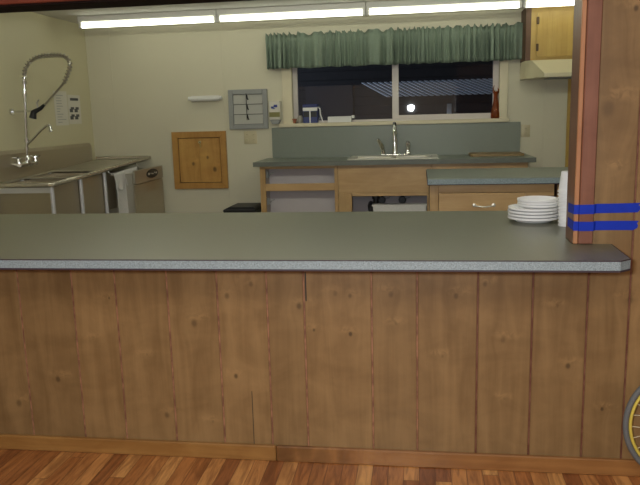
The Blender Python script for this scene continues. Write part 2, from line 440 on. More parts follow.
w = MB(); w.box(-1.9, -1.1, 11.965, 11.99, .6, 1.9, bev=.004); w.build('door', plain('dark_door', (.03, .03, .04), .5), r)

# ------------------------------------------------------------------ serving counter
ctr = thing('serving_counter', 'long grey-green laminate serving counter on the panelled bar wall', 'counter', (-.8, 2.9, .882))
XE = -4.58
poly = [(XE, 2.365), (.655, 2.365), (.695, 2.400), (.702, 2.668), (.5655, 2.668), (.5655, 2.802), (1.3, 2.802), (1.3, 3.576), (-3.36, 3.576), (-3.36, 2.80), (-3.3, 2.79), (-3.3, 2.668), (XE, 2.668)]
w = MB(); w.prism(poly, .8815, .92, bev=.0008); w.build('countertop', M_lam, ctr)
def band(z0, z1, off):
    a = [(XE, 2.365 - off), (.655 + off * .4, 2.365 - off), (.695 + off, 2.400 - off * .4), (.702 + off, 2.667)]
    b = [(.702, 2.667), (.695, 2.400), (.655, 2.365), (XE, 2.365)]
    m = MB(); m.prism(a + b, z0, z1); return m
band(.887, .9165, .0016).build('edge_band', M_lamedge, ctr)
band(.9165, .9203, .0022).build('seam', M_seam, ctr)
o = band(.8805, .887, .0022).build('seam', M_seam, ctr)

# ------------------------------------------------------------------ foam plates and cups
def plate_profile(r, h):
    return [(0, 0), (r * .66, 0), (r * .9, h * .72), (r * .985, h), (r, h * .97), (r * 1.0, h * .45), (r * .985, h * .42), (r * .972, h * .8), (r * .9, h * .6), (r * .67, -.0), ]
def plate(r, h):
    th = .0024
    return [(0, 0), (r * .70, 0), (r * .93, h * .78), (r * .955, h - .003), (r, h - .004), (r, h - .0095), (r + .002, h - .0095), (r + .002, h - .001), (r * .95, h + .0005), (r * .92, h * .82 + .001), (r * .69, th), (0, th)]
ranks = ['lowest', 'second lowest', 'middle', 'second from the top', 'topmost']
big0 = None
for k in range(4):
    lab = 'large white foam plate, %s of the four in the lower stack' % ['lowest', 'second', 'third', 'topmost'][k]
    z = .9208 + k * .0142
    o = MB().lathe(plate(.109, .024), seg=56).build('foam_plate', M_foam) if big0 is None else big0.copy()
    if big0 is None: big0 = o
    else: col.objects.link(o)
    o.location = (.510 + random.uniform(-.002, .002), 3.235 + random.uniform(-.002, .002), z); tag(o, lab, 'plate', 'large plates in the lower stack')
zt = .9208 + 3 * .0142 + .0036
sm0 = None
for k in range(3):
    lab = 'small white foam plate, %s of the three stacked on the large plates' % ['lowest', 'middle', 'topmost'][k]
    o = MB().lathe(plate(.089, .022), seg=48).build('foam_plate', M_foam) if sm0 is None else sm0.copy()
    if sm0 is None: sm0 = o
    else: col.objects.link(o)
    o.location = (.5305 + random.uniform(-.002, .002), 3.235 + random.uniform(-.002, .002), zt + k * .0112 + .0125); tag(o, lab, 'plate', 'small plates in the upper stack')
# inverted nested foam cups beside the jamb
cup0 = None
def cupprof():
    return [(.0, .088), (.026, .088), (.0275, .0865), (.0368, .007), (.0402, .006), (.0402, 0), (.0355, 0), (.0258, .084), (0, .085)]
for k in range(11):
    o = MB().lathe(cupprof(), seg=40).build('foam_cup', M_foam) if cup0 is None else cup0.copy()
    if cup0 is None: cup0 = o
    else: col.objects.link(o)
    o.location = (.634 - k * .0006, 3.10, .9203 + k * .0146)
    nm = ['bottom', 'second', 'third', 'fourth', 'fifth', 'sixth', 'seventh', 'eighth', 'ninth', 'tenth', 'topmost'][k]
    tag(o, 'upturned white foam cup, %s of the tall cup stack' % (nm if k in (0, 10) else nm + ' from the bottom'), 'cup', 'foam cups in the tall stack')

# ------------------------------------------------------------------ blue tape
def tape(name, label, zl, zr, wob, xr, h=.0345, tilt=0):
    b = bmesh.new(); m = MB()
    # path along inner jamb face, round the corner, across strip, casing and board
    path = [(.5652, 2.76), (.5652, 2.72), (.5652, 2.6606), (.573, 2.6604), (.5818, 2.6600), (.5825, 2.6545), (.612, 2.6545), (.634, 2.6545), (.6352, 2.662), (.645, 2.6702), (.69, 2.6702)]
    n = 9
    for k in range(1, n + 1): path.append((.69 + (xr - .69) * k / n, 2.6702))
    L = [0]
    for p, q in zip(path, path[1:]): L.append(L[-1] + math.hypot(q[0] - p[0], q[1] - p[1]))
    rows = []
    for i, (x, y) in enumerate(path):
        u = L[i] / L[-1]; zc = zl + (zr - zl) * u + wob * math.sin(u * 5.)
        last = i >= len(path) - 2
        nr = 5; ring = []
        for j in range(nr):
            z = zc + (j / (nr - 1) - .5) * h
            xx = x + (random.uniform(-.012, .012) if i == len(path) - 1 else 0)
            ring.append((xx, y, z))
        rows.append(ring)
    def nrm(i):
        a = path[max(0, i - 1)]; c = path[min(len(path) - 1, i + 1)]
        d = Vector((c[0] - a[0], c[1] - a[1], 0)).normalized(); return Vector((d.y, -d.x, 0))
    F = [[m.bm.verts.new(Vector(p) + nrm(i) * .0011) for p in r] for i, r in enumerate(rows)]
    K = [[m.bm.verts.new(Vector(p) + nrm(i) * .0004) for p in r] for i, r in enumerate(rows)]
    fs = []
    for i in range(len(F) - 1):
        for j in range(4):
            fs.append(m.bm.faces.new((F[i][j], F[i + 1][j], F[i + 1][j + 1], F[i][j + 1])))
            fs.append(m.bm.faces.new((K[i][j], K[i][j + 1], K[i + 1][j + 1], K[i + 1][j])))
        for j in (0, 4): fs.append(m.bm.faces.new((F[i][j], K[i][j], K[i + 1][j], F[i + 1][j])))
    for i in (0, len(F) - 1):
        for j in range(4): fs.append(m.bm.faces.new((F[i][j], F[i][j + 1], K[i][j + 1], K[i][j])))
    m._mark(fs, 0, 0)
    return tag(m.build('masking_tape', M_tape), label, 'tape', 'strips of tape round the post')
tape('a', 'upper strip of blue masking tape wrapped round the wooden post', 1.046, 1.056, .0012, .800)
tape('b', 'lower strip of blue masking tape wrapped round the wooden post', .991, .987, -.0012, .788)

# ------------------------------------------------------------------ bicycle wheel
WC = Vector((1.000, 2.612, .2405)); RW = .2275
wh = thing('bicycle_wheel', 'bicycle wheel with yellow rim and grey tyre on the floor by the wall', 'wheel', (WC.x, WC.y, 0))
MT = Matrix.Rotation(PI / 2, 4, 'X')
def ring(R, prof_r, seg=72, ps=12, sx=1., sz=1.):
    m = MB(); m.lathe([(R + prof_r * sx * math.cos(2 * PI * k / ps), prof_r * sz * math.sin(2 * PI * k / ps)) for k in range(ps)], seg=seg, closed=True, c=WC, M=MT); return m
ring(RW, .0108).build('tyre', M_tyre, wh)
ring(RW - .0165, .0105, sx=.62, sz=.95).build('rim', M_rim, wh)
m = MB(); m.lathe([(0, -.045), (.006, -.045), (.006, -.03), (.02, -.03), (.02, -.025), (.011, -.022), (.011, .022), (.02, .025), (.02, .03), (.006, .03), (.006, .045), (0, .045)], c=WC, M=MT, seg=24)
m.build('hub', M_chrome, wh)
for k in range(28):
    a = 2 * PI * k / 28 + .06; s = 1 if k % 2 else -1
    a2 = a + (.9 if (k // 2) % 2 else -.9)
    p = WC + Vector((.019 * math.cos(a2), s * .026, .019 * math.sin(a2))); q = WC + Vector(((RW - .021) * math.cos(a), 0, (RW - .021) * math.sin(a)))
    MB().tube([p, q], .0018, 6).build('spoke', M_spoke, wh)

# ------------------------------------------------------------------ fluorescent strips on the ceiling
def strip(x0, x1, label, y=6.405, mt=None):
    r = thing('fluorescent_strip_light', label, 'ceiling light', ((x0 + x1) / 2, y, ZC), 'strip lights in a row on the ceiling')
    B(x0, x1, y - .045, y + .045, 2.318, ZC - .0005, bev=.004).build('housing', M_white, r)
    for a in (x0, x1 - .026): B(a, a + .026, y - .03, y + .025, 2.262, 2.319, bev=.004).build('lamp_holder', M_white, r)
    MB().tube([(x0 + .022, y - .005, 2.286), (x1 - .022, y - .005, 2.286)], .0215, 18).build('tube', mt or M_tube, r)
    return r
strip(-3.125, -1.806, 'glowing fluorescent strip light, leftmost of the row on the kitchen ceiling')
strip(-1.800, -.462, 'glowing fluorescent strip light, second from the left on the ceiling')
strip(-.456, .868, 'glowing fluorescent strip light above the green valance and faucet')
strip(.874, 2.2, 'glowing fluorescent strip light in front of the upper cabinet')
for k, wd_ in enumerate(('left', 'middle', 'right')):  # added row hidden behind the lintel, there to brighten the cabinet fronts
    strip(-2.6 + k * 1.5, -1.3 + k * 1.5, 'unseen strip light added to brighten the kitchen, %s of three' % wd_, 4.3, M_addtube)

# ------------------------------------------------------------------ valance
v = thing('window_valance', 'gathered sage green fabric valance hanging over the kitchen window', 'curtain', (-.25, 6.93, 2.15))
m = MB(); NX = 520; x0, x1 = -1.475, .978
rows = [(1.868, 1.), (1.90, 1.), (1.95, .95), (2.0, .85), (2.05, .7), (2.09, .5), (2.12, .3), (2.135, .22), (2.155, .22), (2.168, .45), (2.182, .7), (2.192, .8)]
ph = []; xx = 0
cum = [0.]
for i in range(NX): cum.append(cum[-1] + 1 + .55 * math.sin(i * .043 + 1) + .35 * math.sin(i * .017 + 2.))
def yoff(i, a):
    s = cum[i] * .40
    return -(.046 * a) * (math.sin(s) * (.7 + .4 * math.sin(i * .031)) + .45 * math.sin(s * 2.3 + 1.1)) - .014 * (1 - a)
grid = []
for j, (z, a) in enumerate(rows):
    r_ = []
    for i in range(NX + 1):
        x = x0 + (x1 - x0) * i / NX + (.006 * a * math.sin(cum[i] * .33 + 1.4))
        zz = z
        if j >= len(rows) - 3: zz += (j - (len(rows) - 4)) / 3 * (.010 * math.sin(cum[i] * .40) + .006 * math.sin(cum[i] * .93))
        if j == 0: zz += .004 * math.sin(cum[i] * .16)
        r_.append(m.bm.verts.new((x, 6.905 + yoff(i, a), zz)))
    grid.append(r_)
fs = []
for j in range(len(rows) - 1):
    for i in range(NX): fs.append(m.bm.faces.new((grid[j][i], grid[j][i + 1], grid[j + 1][i + 1], grid[j + 1][i])))
for e in (0, NX):   # returns to the wall
    bk = [m.bm.verts.new((grid[j][e].co.x, 6.978, rows[j][0])) for j in range(len(rows))]
    for j in range(len(rows) - 1): fs.append(m.bm.faces.new((grid[j][e], grid[j + 1][e], bk[j + 1], bk[j])))
m._mark(fs, 0, 0, True)
o = m.build('fabric', M_val, v, sharp=180)
sm = o.modifiers.new('thick', 'SOLIDIFY'); sm.thickness = .002
MB().tube([(x0 - .004, 6.98, 2.146), (x0 - .002, 6.925, 2.146), (x0 + .02, 6.932, 2.146), (x1 - .02, 6.932, 2.146), (x1 + .002, 6.925, 2.146), (x1 + .004, 6.98, 2.146)], .005, 8).build('curtain_rod', M_white, v)

# ------------------------------------------------------------------ back wall fittings
h = thing('pass_door', 'small knotty pine hatch door framed on the back wall', 'hatch', (-2.225, YB, .7))
hx0, hx1, hz0, hz1 = -2.513, -1.942, .695, 1.279
m = MB(); f = .062
m.prism([(hx0, hz0), (hx0, hz1), (hx0 + f, hz1 - f), (hx0 + f, hz0 + f)], YB - .028, YB - .001, axis='y', tone=.1, bev=.002)
m.prism([(hx1, hz0), (hx1 - f, hz0 + f), (hx1 - f, hz1 - f), (hx1, hz1)], YB - .028, YB - .001, axis='y', tone=.3, bev=.002)
m.prism([(hx0, hz1), (hx1, hz1), (hx1 - f, hz1 - f), (hx0 + f, hz1 - f)], YB - .028, YB - .001, axis='y', tone=.5, bev=.002)
m.prism([(hx0, hz0), (hx0 + f, hz0 + f), (hx1 - f, hz0 + f), (hx1, hz0)], YB - .028, YB - .001, axis='y', tone=.7, bev=.002)
m.build('frame', M_pinef, h)
m = MB(); m.box(hx0 + f + .006, -2.229, YB - .018, YB - .001, hz0 + f + .006, hz1 - f - .006, bev=.001, tone=.2)
m.box(-2.228, hx1 - f - .006, YB - .018, YB - .001, hz0 + f + .006, hz1 - f - .006, bev=.001, tone=.75)
p = m.build('door_panel', M_pine, h)
B(hx0 + f, hx1 - f, YB - .006, YB - .0012, hz0 + f, hz1 - f).build('shadow_gap', plain('dark_gap', (.05, .02, .01), .7), h)
m = MB(); m.lathe([(0, 0), (.008, 0), (.007, .012), (.016, .02), (.018, .028), (.012, .036), (0, .038)], c=(-2.215, YB - .018, 1.172), M=Matrix.Rotation(PI / 2, 4, 'X'), seg=20)
k = m.build('knob', plain('pale_brass', (.72, .62, .38), .2, .8), p)
B(-2.222, -2.208, YB - .024, YB - .018, 1.118, 1.165, bev=.001).build('latch_plate', plain('brass_plate', (.45, .34, .14), .3, .8), p)

vf = thing('wall_vent', 'grey framed louvred vent on the back wall left of the window', 'vent', (-1.7, YB, 1.29))
vx0, vx1, vz0, vz1 = -1.897, -1.498, 1.292, 1.683
m = MB(); f = .048
m.box(vx0, vx0 + f, YB - .03, YB - .001, vz0, vz1, bev=.004); m.box(vx1 - f, vx1, YB - .03, YB - .001, vz0, vz1, bev=.004)
m.box(vx0 + f, vx1 - f, YB - .03, YB - .001, vz1 - f, vz1, bev=.004); m.box(vx0 + f, vx1 - f, YB - .03, YB - .001, vz0, vz0 + f, bev=.004)
m.build('frame', M_grey, vf)
B(vx0 + f, vx1 - f, YB - .004, YB - .0008, vz0 + f, vz1 - f).build('backing', M_black, vf)
ih = (vz1 - vz0 - 2 * f) / 3
for k in range(3):
    za = vz0 + f + k * ih + .003; zb = za + ih - .005
    m = MB(); m.prism([(YB - .012, zb), (YB - .008, zb), (YB - .020, za), (YB - .024, za)], vx0 + f + .003, vx1 - f - .003, axis='x')
    s_ = m.build('slat', M_slat, vf)
    m = MB(); m.tube([(-1.708, YB - .018, za + ih * .9), (-1.70, YB - .034, za + ih * .62), (-1.692, YB - .030, za + ih * .42)], .007, 8)
    m.build('lever', M_black, s_)
MB().tube([(-1.71, YB - .032, vz0 + f + .04), (-1.71, YB - .032, vz1 - f + .01)], .0035, 8).build('tie_rod', M_black, vf)

ph_ = thing('paper_towel_holder', 'white wall-mounted roll holder above the pine hatch door', 'holder', (-2.13, YB, 1.6))
MB().tube([(-2.27, YB - .05, 1.607), (-1.985, YB - .05, 1.607)], .0275, 20).build('roll', M_white, ph_)
for x in (-2.285, -1.975):
    m = MB(); m.tube([(x - .016, YB - .05, 1.610), (x + .016, YB - .05, 1.610)], .019, 16); m.box(x - .012, x + .012, YB - .05, YB - .001, 1.596, 1.624, bev=.003)
    m.build('bracket', M_white, ph_)

d = thing('soap_dispenser', 'white dispenser with blue print on the wall beside the grey vent', 'dispenser', (-1.42, YB, 1.33))
B(-1.472, -1.364, YB - .075, YB - .001, 1.378, 1.56, bev=.008, seg=2).build('housing', M_paper, d)
m = MB(); m.box(-1.452, -1.424, YB - .0765, YB - .0745, 1.488, 1.508); m.box(-1.424, -1.388, YB - .0765, YB - .0745, 1.498, 1.524); m.box(-1.436, -1.41, YB - .0765, YB - .0745, 1.482, 1.49); m.build('blue_print', M_blue, d)
B(-1.471, -1.365, YB - .0768, YB - .0742, 1.405, 1.452, bev=.0004).build('olive_band', M_olive, d)
m = MB(); m.prism([(-1.472, 1.378), (-1.364, 1.378), (-1.385, 1.335), (-1.45, 1.335)], YB - .06, YB - .001, axis='y', bev=.003); m.build('nozzle', M_grey, d)

def outlet(x0, x1, z0, z1, n, label):
    r = thing('power_outlet', label, 'outlet', ((x0 + x1) / 2, YB, z0))
    B(x0, x1, YB - .007, YB - .0005, z0, z1, bev=.003, seg=2).build('cover_plate', M_almond, r)
    for k in range(n):
        cx = x0 + (x1 - x0) * (k + .5) / n
        for cz in (z0 + (z1 - z0) * .3, z0 + (z1 - z0) * .7):
            m = MB(); m.lathe([(0, 0), (.014, 0), (.015, .0015), (.013, .003), (0, .003)], c=(cx, YB - .0065, cz), M=Matrix.Rotation(PI / 2, 4, 'X'), seg=16)
            s_ = m.build('socket', M_almond, r)
            m = MB(); 
            for q in (-.005, .005): m.box(cx + q - .001, cx + q + .001, YB - .0102, YB - .0092, cz - .001, cz + .006)
            m.build('slot', M_black, s_)
outlet(-1.757, -1.623, 1.142, 1.272, 2, 'almond double outlet plate under the grey wall vent')
outlet(.968, 1.052, 1.153, 1.268, 1, 'almond single outlet plate right of the green backsplash')

# things on the window sill
ZS = 1.3365
c = thing('carton', 'blue and white carton with dark windows on the left of the sill', 'carton', (-1.05, 7.015, ZS))
bx0, bx1, by0, by1, bz1 = -1.142, -.998, 6.980, 7.060, 1.52
B(bx0, bx1, by0, by1, ZS, bz1 - .03, bev=.003).build('box', M_navy, c)
B(bx0 - .003, bx1 + .003, by0 - .003, by1 + .003, bz1 - .03, bz1, bev=.006).build('lid', M_navy, c)
m = MB(); m.box(bx0 - .001, bx1 + .001, by0 - .0015, by0 + .002, 1.455, 1.488); m.box(-1.078, -1.066, by0 - .0015, by0 + .002, ZS + .002, 1.456); m.build('white_band', M_white, c)
m = MB(); m.box(bx0 + .004, -1.08, by0 - .0012, by0 + .002, 1.395, 1.45); m.box(-1.064, bx1 - .004, by0 - .0012, by0 + .002, 1.395, 1.45); m.build('dark_window', M_black, c)
MB().tube([(bx1, 7.015, 1.49), (bx1 + .022, 7.015, 1.475), (bx1 + .026, 7.015, 1.42), (bx1 + .045, 7.015, 1.36), (bx1 + .055, 7.015, ZS + .006)], .006, 10).build('handle', M_white, c)
m = MB(); m.lathe([(0, 0), (.02, 0), (.03, .02), (.032, .045), (.022, .068), (.018, .075), (.014, .07), (0, .068)], c=(-1.176, 7.012, ZS), seg=24)
tag(m.build('pottery_jar', M_clay), 'little round grey jar between the red pot and blue carton', 'jar')
m = MB(); m.lathe([(0, 0), (.022, 0), (.03, .036), (.032, .036), (.032, .046), (.026, .046), (.022, .03), (0, .028)], c=(-1.243, 7.012, ZS), seg=24)
tag(m.build('clay_pot', M_red), 'tiny red clay pot in the left corner of the window sill', 'pot')
c = thing('napkin_box', 'flat white box lying on the sill right of the blue carton', 'box', (-.77, 7.015, ZS))
B(-.895, -.66, 6.975, 7.06, ZS, 1.394, bev=.004).build('carton_body', M_white, c)
B(-.658, -.632, 6.98, 7.055, 1.372, 1.402, bev=.003).build('end_flap', M_white, c)
vz = thing('glass_vase', 'tall amber brown glass vase at the right end of the sill', 'vase', (.728, 7.012, ZS))
m = MB(); m.lathe([(0, 0), (.043, 0), (.046, .012), (.044, .05), (.034, .11), (.022, .165), (.018, .20), (.019, .225), (.030, .25), (.026, .252), (.015, .225), (.014, .20), (.018, .165), (.03, .11), (.04, .05), (.04, .015), (0, .01)], c=(.728, 7.012, ZS), seg=28)
m.build('body', M_amber, vz)
m = MB()
for k, hh in enumerate((.075, .03, .05, .025)):
    a = k * PI / 2 + 2.6
    p = Vector((.728 + .024 * math.cos(a), 7.012 + .024 * math.sin(a), ZS + .238))
    m.tube([p, p + Vector((.004 * math.cos(a), .004 * math.sin(a), hh * .5)), p + Vector((-.006 * math.cos(a), 0, hh))], [.009, .007, .002], 8)
m.build('pulled_lip', M_amber, vz)

# ------------------------------------------------------------------ back counter run
ZK = .996
wt = thing('kitchen_worktop', 'green laminate worktop with tall backsplash under the window', 'worktop', (-.25, 6.7, ZK - .04))
KF = 6.375
w = MB()   # slab with a cut-out for the sink
sx0, sx1, sy0, sy1 = -.60, .12, 6.47, 6.90
w.box(-1.525, sx0, KF, YB - .004, ZK - .04, ZK); w.box(sx1, .985 + .03, KF, YB - .004, ZK - .04, ZK)
w.box(sx0, sx1, KF, sy0, ZK - .04, ZK); w.box(sx0, sx1, sy1, YB - .004, ZK - .04, ZK)
w.build('slab', M_lamk, wt)
B(-1.528, 1.018, KF - .002, KF, ZK - .041, ZK + .001).build('edge_band', plain('dark_green_edge', (.13, .14, .115), .45), wt)
B(-1.465, .960, YB - .022, YB - .004, ZK, 1.298, bev=.002).build('backsplash', M_lamk, wt)

def carcass(m, x0, x1, z1, yf, yb, mi=0):
    m.box(x0, x0 + .018, yf, yb, 0, z1, mi=mi); m.box(x1 - .018, x1, yf, yb, 0, z1, mi=mi)
    m.box(x0 + .018, x1 - .018, yb - .008, yb, .1, z1, mi=mi); m.box(x0 + .018, x1 - .018, yf, yb - .008, .10, .118, mi=mi)
CF = 6.42
cab = thing('base_cabinet', 'open doorless base cabinet at the left end of the back counter', 'cabinet', (-1.11, 6.7, 0))
zt_ = ZK - .0405
m = MB(); carcass(m, -1.475, -.742, zt_, CF + .02, 6.965); m.build('carcass', M_cabin, cab)
m = MB()
m.box(-1.477, -1.425, CF, CF + .02, 0, zt_, tone=.2, bev=.0015)
m.build('stile', M_cabv, cab)
m = MB(); m.box(-.775, -.742, CF, CF + .02, 0, zt_, tone=.6, bev=.0015); m.build('stile', M_cabv, cab)
for za, zb, tn in ((zt_ - .028, zt_, .1), (.722, .79, .5), (.08, .13, .8)):
    B(-1.425, -.775, CF, CF + .02, za, zb, tone=tn, bev=.0015).build('rail', M_cab, cab)
B(-1.425, -.76, CF + .03, 6.95, .748, .764).build('divider', M_cabin, cab)
B(-1.4565, -.7605, CF + .115, CF + .125, .12, zt_ - .001).build('liner', M_cabin, cab)
B(-1.4565, -1.412, CF + .0985, CF + .1145, .12, zt_ - .001).build('side_panel', plain('taupe_panel', (.30, .25, .22), .6), cab)
for z in (.875, .62):
    m = MB(); m.box(-1.422, -1.405, CF + .02, CF + .06, z - .03, z + .03, bev=.002); m.tube([(-1.40, CF + .03, z - .02), (-1.375, CF + .02, z + .012), (-1.35, CF + .01, z + .02)], .006, 8)
    m.build('hinge', M_grey, cab)

cab = thing('sink_base_cabinet', 'oak sink cabinet with open lower half below the faucet', 'cabinet', (-.32, 6.7, 0))
m = MB(); carcass(m, -.74, .112, zt_ - .18, CF + .02, 6.965); m.build('carcass', M_cabin, cab)
B(-.74, .112, CF, CF + .02, .698, zt_, tone=.4, bev=.002).build('false_front', M_cab, cab)
B(-.74, -.615, CF - .002, CF + .019, 0, .6975, tone=.8, bev=.002).build('stile', M_cabv, cab)
B(.072, .112, CF - .002, CF + .019, 0, .6975, tone=.2, bev=.002).build('stile', M_cabv, cab)
B(-.6145, .0715, CF - .001, CF + .018, .665, .6975, tone=.9, bev=.002).build('rail', M_cab, cab)
B(-.72, .09, CF + .30, CF + .308, .12, .74).build('liner', M_cabin, cab)
cab = thing('end_base_cabinet', 'oak base cabinet at the right end of the back counter', 'cabinet', (.55, 6.7, 0))
m = MB(); carcass(m, .114, .955, zt_, CF + .02, 6.965); m.build('carcass', M_cab, cab)
B(.114, .955, CF, CF + .02, zt_ - .07, zt_, tone=.3, bev=.002).build('rail', M_cab, cab)
for k in (0, 1): B(.128 + k * .412, .53 + k * .412, CF - .015, CF + .001, .14, zt_ - .08, tone=.3 + k * .3, bev=.004).build('door', M_cabv, cab)

# plumbing and bits in the open sink cabinet
pl = thing('drain_pipe', 'black drain pipe inside the open sink cabinet', 'pipe', (-.4, 6.6, .3))
MB().tube([(-.405, 6.60, .735), (-.405, 6.60, .60), (-.41, 6.60, .52), (-.43, 6.60, .47), (-.45, 6.60, .49), (-.46, 6.62, .55), (-.46, 6.715, .56)], .026, 14).build('trap', M_black, pl)
MB().lathe([(.030, -.02), (.038, -.02), (.038, .02), (.030, .02)], c=(-.405, 6.60, .64), closed=True, seg=20).build('coupling', M_black, pl)
for x, lab in ((-.352, 'black water stop valve nearer the drain pipe in the cabinet'), (-.158, 'black water stop valve right of the middle in the sink cabinet')):
    r = thing('stop_valve', lab, 'valve', (x, 6.65, .55), 'stop valves under the sink')
    MB().lathe([(0, 0), (.032, 0), (.036, .008), (.036, .022), (.03, .03), (.012, .03), (.012, .036), (0, .036)], c=(x, 6.64, .605), M=MT, seg=20).build('knob', M_black, r)
    MB().tube([(x, 6.64, .605), (x, 6.715, .605)], .010, 10).build('stem', M_chrome, r)
    MB().tube([(x + .01, 6.66, .61), (x + .07, 6.66, .62), (x + .085, 6.66, .66), (x + .09, 6.67, .735)], .006, 8).build('supply_hose', M_grey, r)
tub = thing('dish_tub', 'white plastic tub standing inside the open sink cabinet', 'tub', (-.17, 6.53, .12))
m = MB(); m.prism([(-.41, .12), (.05, .12), (.066, .565), (.078, .565), (.078, .58), (-.436, .58), (-.436, .565), (-.424, .565)], 6.452, 6.565, axis='y', bev=.004); m.build('body', M_towel, tub)

# drop-in double sink and faucet
s_ = thing('double_bowl_sink', 'almond double bowl sink set in the green worktop', 'sink', (-.24, 6.68, ZK))
def rrect(x0, x1, y0, y1, r, n=6):
    P = []
    for cx, cy, a0 in ((x1 - r, y1 - r, 0), (x0 + r, y1 - r, PI / 2), (x0 + r, y0 + r, PI), (x1 - r, y0 + r, 1.5 * PI)):
        for k in range(n + 1): P.append((cx + r * math.cos(a0 + k * PI / 2 / n), cy + r * math.sin(a0 + k * PI / 2 / n)))
    return P
m = MB()
m.box(-.655, .175, 6.42, 6.485, ZK, ZK + .012, bev=.004); m.box(-.655, .175, 6.80, 6.955, ZK, ZK + .012, bev=.004)
m.box(-.655, -.585, 6.4845, 6.8005, ZK, ZK + .012, bev=.003); m.box(.105, .175, 6.4845, 6.8005, ZK, ZK + .012, bev=.003); m.box(-.262, -.218, 6.4845, 6.8005, ZK, ZK + .012, bev=.003)
m.build('rim', M_sinkw, s_)
for x0_, x1_ in ((-.585, -.262), (-.218, .105)):
    m = MB(); P0 = rrect(x0_, x1_, 6.485, 6.80, .05); P1 = rrect(x0_ + .02, x1_ - .02, 6.505, 6.78, .06)
    A = [m.bm.verts.new((x, y, ZK + .006)) for x, y in P0]; Bq = [m.bm.verts.new((x, y, ZK - .18)) for x, y in P1]
    fs = [m.bm.faces.new((A[i], A[(i + 1) % len(A)], Bq[(i + 1) % len(A)], Bq[i])) for i in range(len(A))] + [m.bm.faces.new(Bq)]
    m._mark(fs, 0, 0, True); m.build('bowl', M_sinkw, s_)
fz = ZK + .012; FY = 6.865; fx = -.232
fa = thing('kitchen_faucet', 'chrome kitchen faucet with tall spout behind the double sink', 'faucet', (fx, FY, fz))
m = MB(); m.box(fx - .13, fx + .13, FY - .028, FY + .028, fz, fz + .014, bev=.006, seg=2); m.build('base_plate', M_chrome, fa)
m = MB(); pts = [(fx, FY, fz + .012)] + [(fx, FY, fz + .05 + .05 * k) for k in range(4)]
for k in range(9):
    a = PI * k / 8; pts.append((fx, FY - .075 + .075 * math.cos(a), fz + .23 + .075 * math.sin(a)))
pts.append((fx, FY - .152, fz + .19))
m.tube(pts, [.028, .026, .021, .020] + [.018] * (len(pts) - 4), 14)
for z in (.03, .09, .15, .21): m.lathe([(.016, -.008), (.027, -.008), (.028, 0), (.027, .008), (.016, .008)], c=(fx, FY, fz + z), closed=True, seg=18)
m.build('spout', M_chrome, fa)
m = MB(); m.lathe([(0, 0), (.024, 0), (.024, .02), (.016, .05), (.014, .06), (0, .06)], c=(fx - .115, FY, fz + .01), seg=18)
m.tube([(fx - .115, FY, fz + .055), (fx - .13, FY - .01, fz + .10), (fx - .165, FY - .03, fz + .165)], [.020, .024, .014], 10); m.build('lever_handle', M_chrome, fa)
m = MB(); m.lathe([(0, 0), (.028, 0), (.028, .018), (.02, .03), (.019, .06), (.025, .075), (.022, .11), (.008, .125), (0, .125)], c=(fx + .125, FY, fz + .01), seg=18); m.build('side_sprayer', M_chrome, fa)
cb = thing('cutting_board', 'tan cutting board lying on the green worktop beside the sink', 'cutting board', (.71, 6.76, ZK))
m = MB(); P = rrect(.47, .955, 6.62, 6.95, .04); m.prism(P, ZK + .001, ZK + .022, bev=.002); m.build('board', M_boardtan, cb)

# bin by the counter end
bn = thing('waste_bin', 'black waste bin on the floor left of the back counter', 'bin', (-1.72, 6.75, 0))
m = MB(); m.prism([(-1.86, .0), (-1.62, .0), (-1.59, .505), (-1.90, .505)], 6.6, 6.92, axis='y', bev=.006); m.build('body', M_black, bn)
m = MB(); m.box(-1.90, -1.57, 6.585, 6.935, .505, .525, bev=.006); m.prism([(-1.90, .524), (-1.57, .524), (-1.60, .552), (-1.835, .552)], 6.60, 6.92, axis='y', bev=.003); m.build('lid', M_black, bn)

# ------------------------------------------------------------------ island
ZI = .95
it = thing('island_worktop', 'green laminate island worktop in front of the back counter', 'worktop', (.6, 5.4, ZI - .045))
m = MB(); m.box(.060, 1.35, 5.0, 5.87, ZI - .044, ZI, bev=.001); m.build('slab', M_lamk, it)
B(.0585, 1.3515, 4.9982, 4.9995, ZI - .0405, ZI - .004).build('edge_band', M_lamedge, it)
m = MB(); m.box(.058, 1.352, 4.9975, 5.0, ZI - .0455, ZI - .0405); m.box(.058, .0605, 4.998, 5.86, ZI - .045, ZI); m.build('seam', M_seam, it)
ic = thing('drawer_cabinet', 'oak drawer cabinet under the island worktop', 'cabinet', (.5, 5.4, 0))
zi = ZI - .0458
m = MB(); m.box(.078, .93, 5.05, 5.84, .0, zi, mi=1); m.build('carcass', [M_cab, M_cabside], ic)
B(.074, .135, 5.03, 5.049, 0, zi, tone=.2, bev=.002).build('stile', M_cabv, ic)
B(.1355, .93, 5.03, 5.049, .846, zi, tone=.5, bev=.002).build('rail', M_cab, ic)
dr = B(.1375, .735, 5.022, 5.049, .66, .843, tone=.9, bev=.003).build('drawer', M_cab, ic)
m = MB(); 
m.tube([(.388, 5.022, .757), (.388, 5.0, .757), (.41, 4.992, .753), (.455, 4.99, .749), (.50, 4.992, .753), (.522, 5.0, .757), (.522, 5.022, .757)], .0055, 10)
for x in (.388, .522): m.lathe([(0, 0), (.013, 0), (.012, .004), (0, .006)], c=(x, 5.022, .757), M=MT, seg=16)
m.build('handle', M_bright, dr)
B(.738, .93, 5.036, 5.049, .66, .82, tone=.3).build('recess_panel', M_cabdk, ic)
B(.738, .93, 5.03, 5.049, .8205, .8455, tone=.3).build('rail', M_cab, ic)
dr = B(.1375, .93, 5.022, 5.049, .12, .655, tone=.6, bev=.003).build('drawer', M_cab, ic)
ic = thing('side_cabinet', 'oak cabinet under the right end of the island worktop', 'cabinet', (1.14, 5.4, 0))
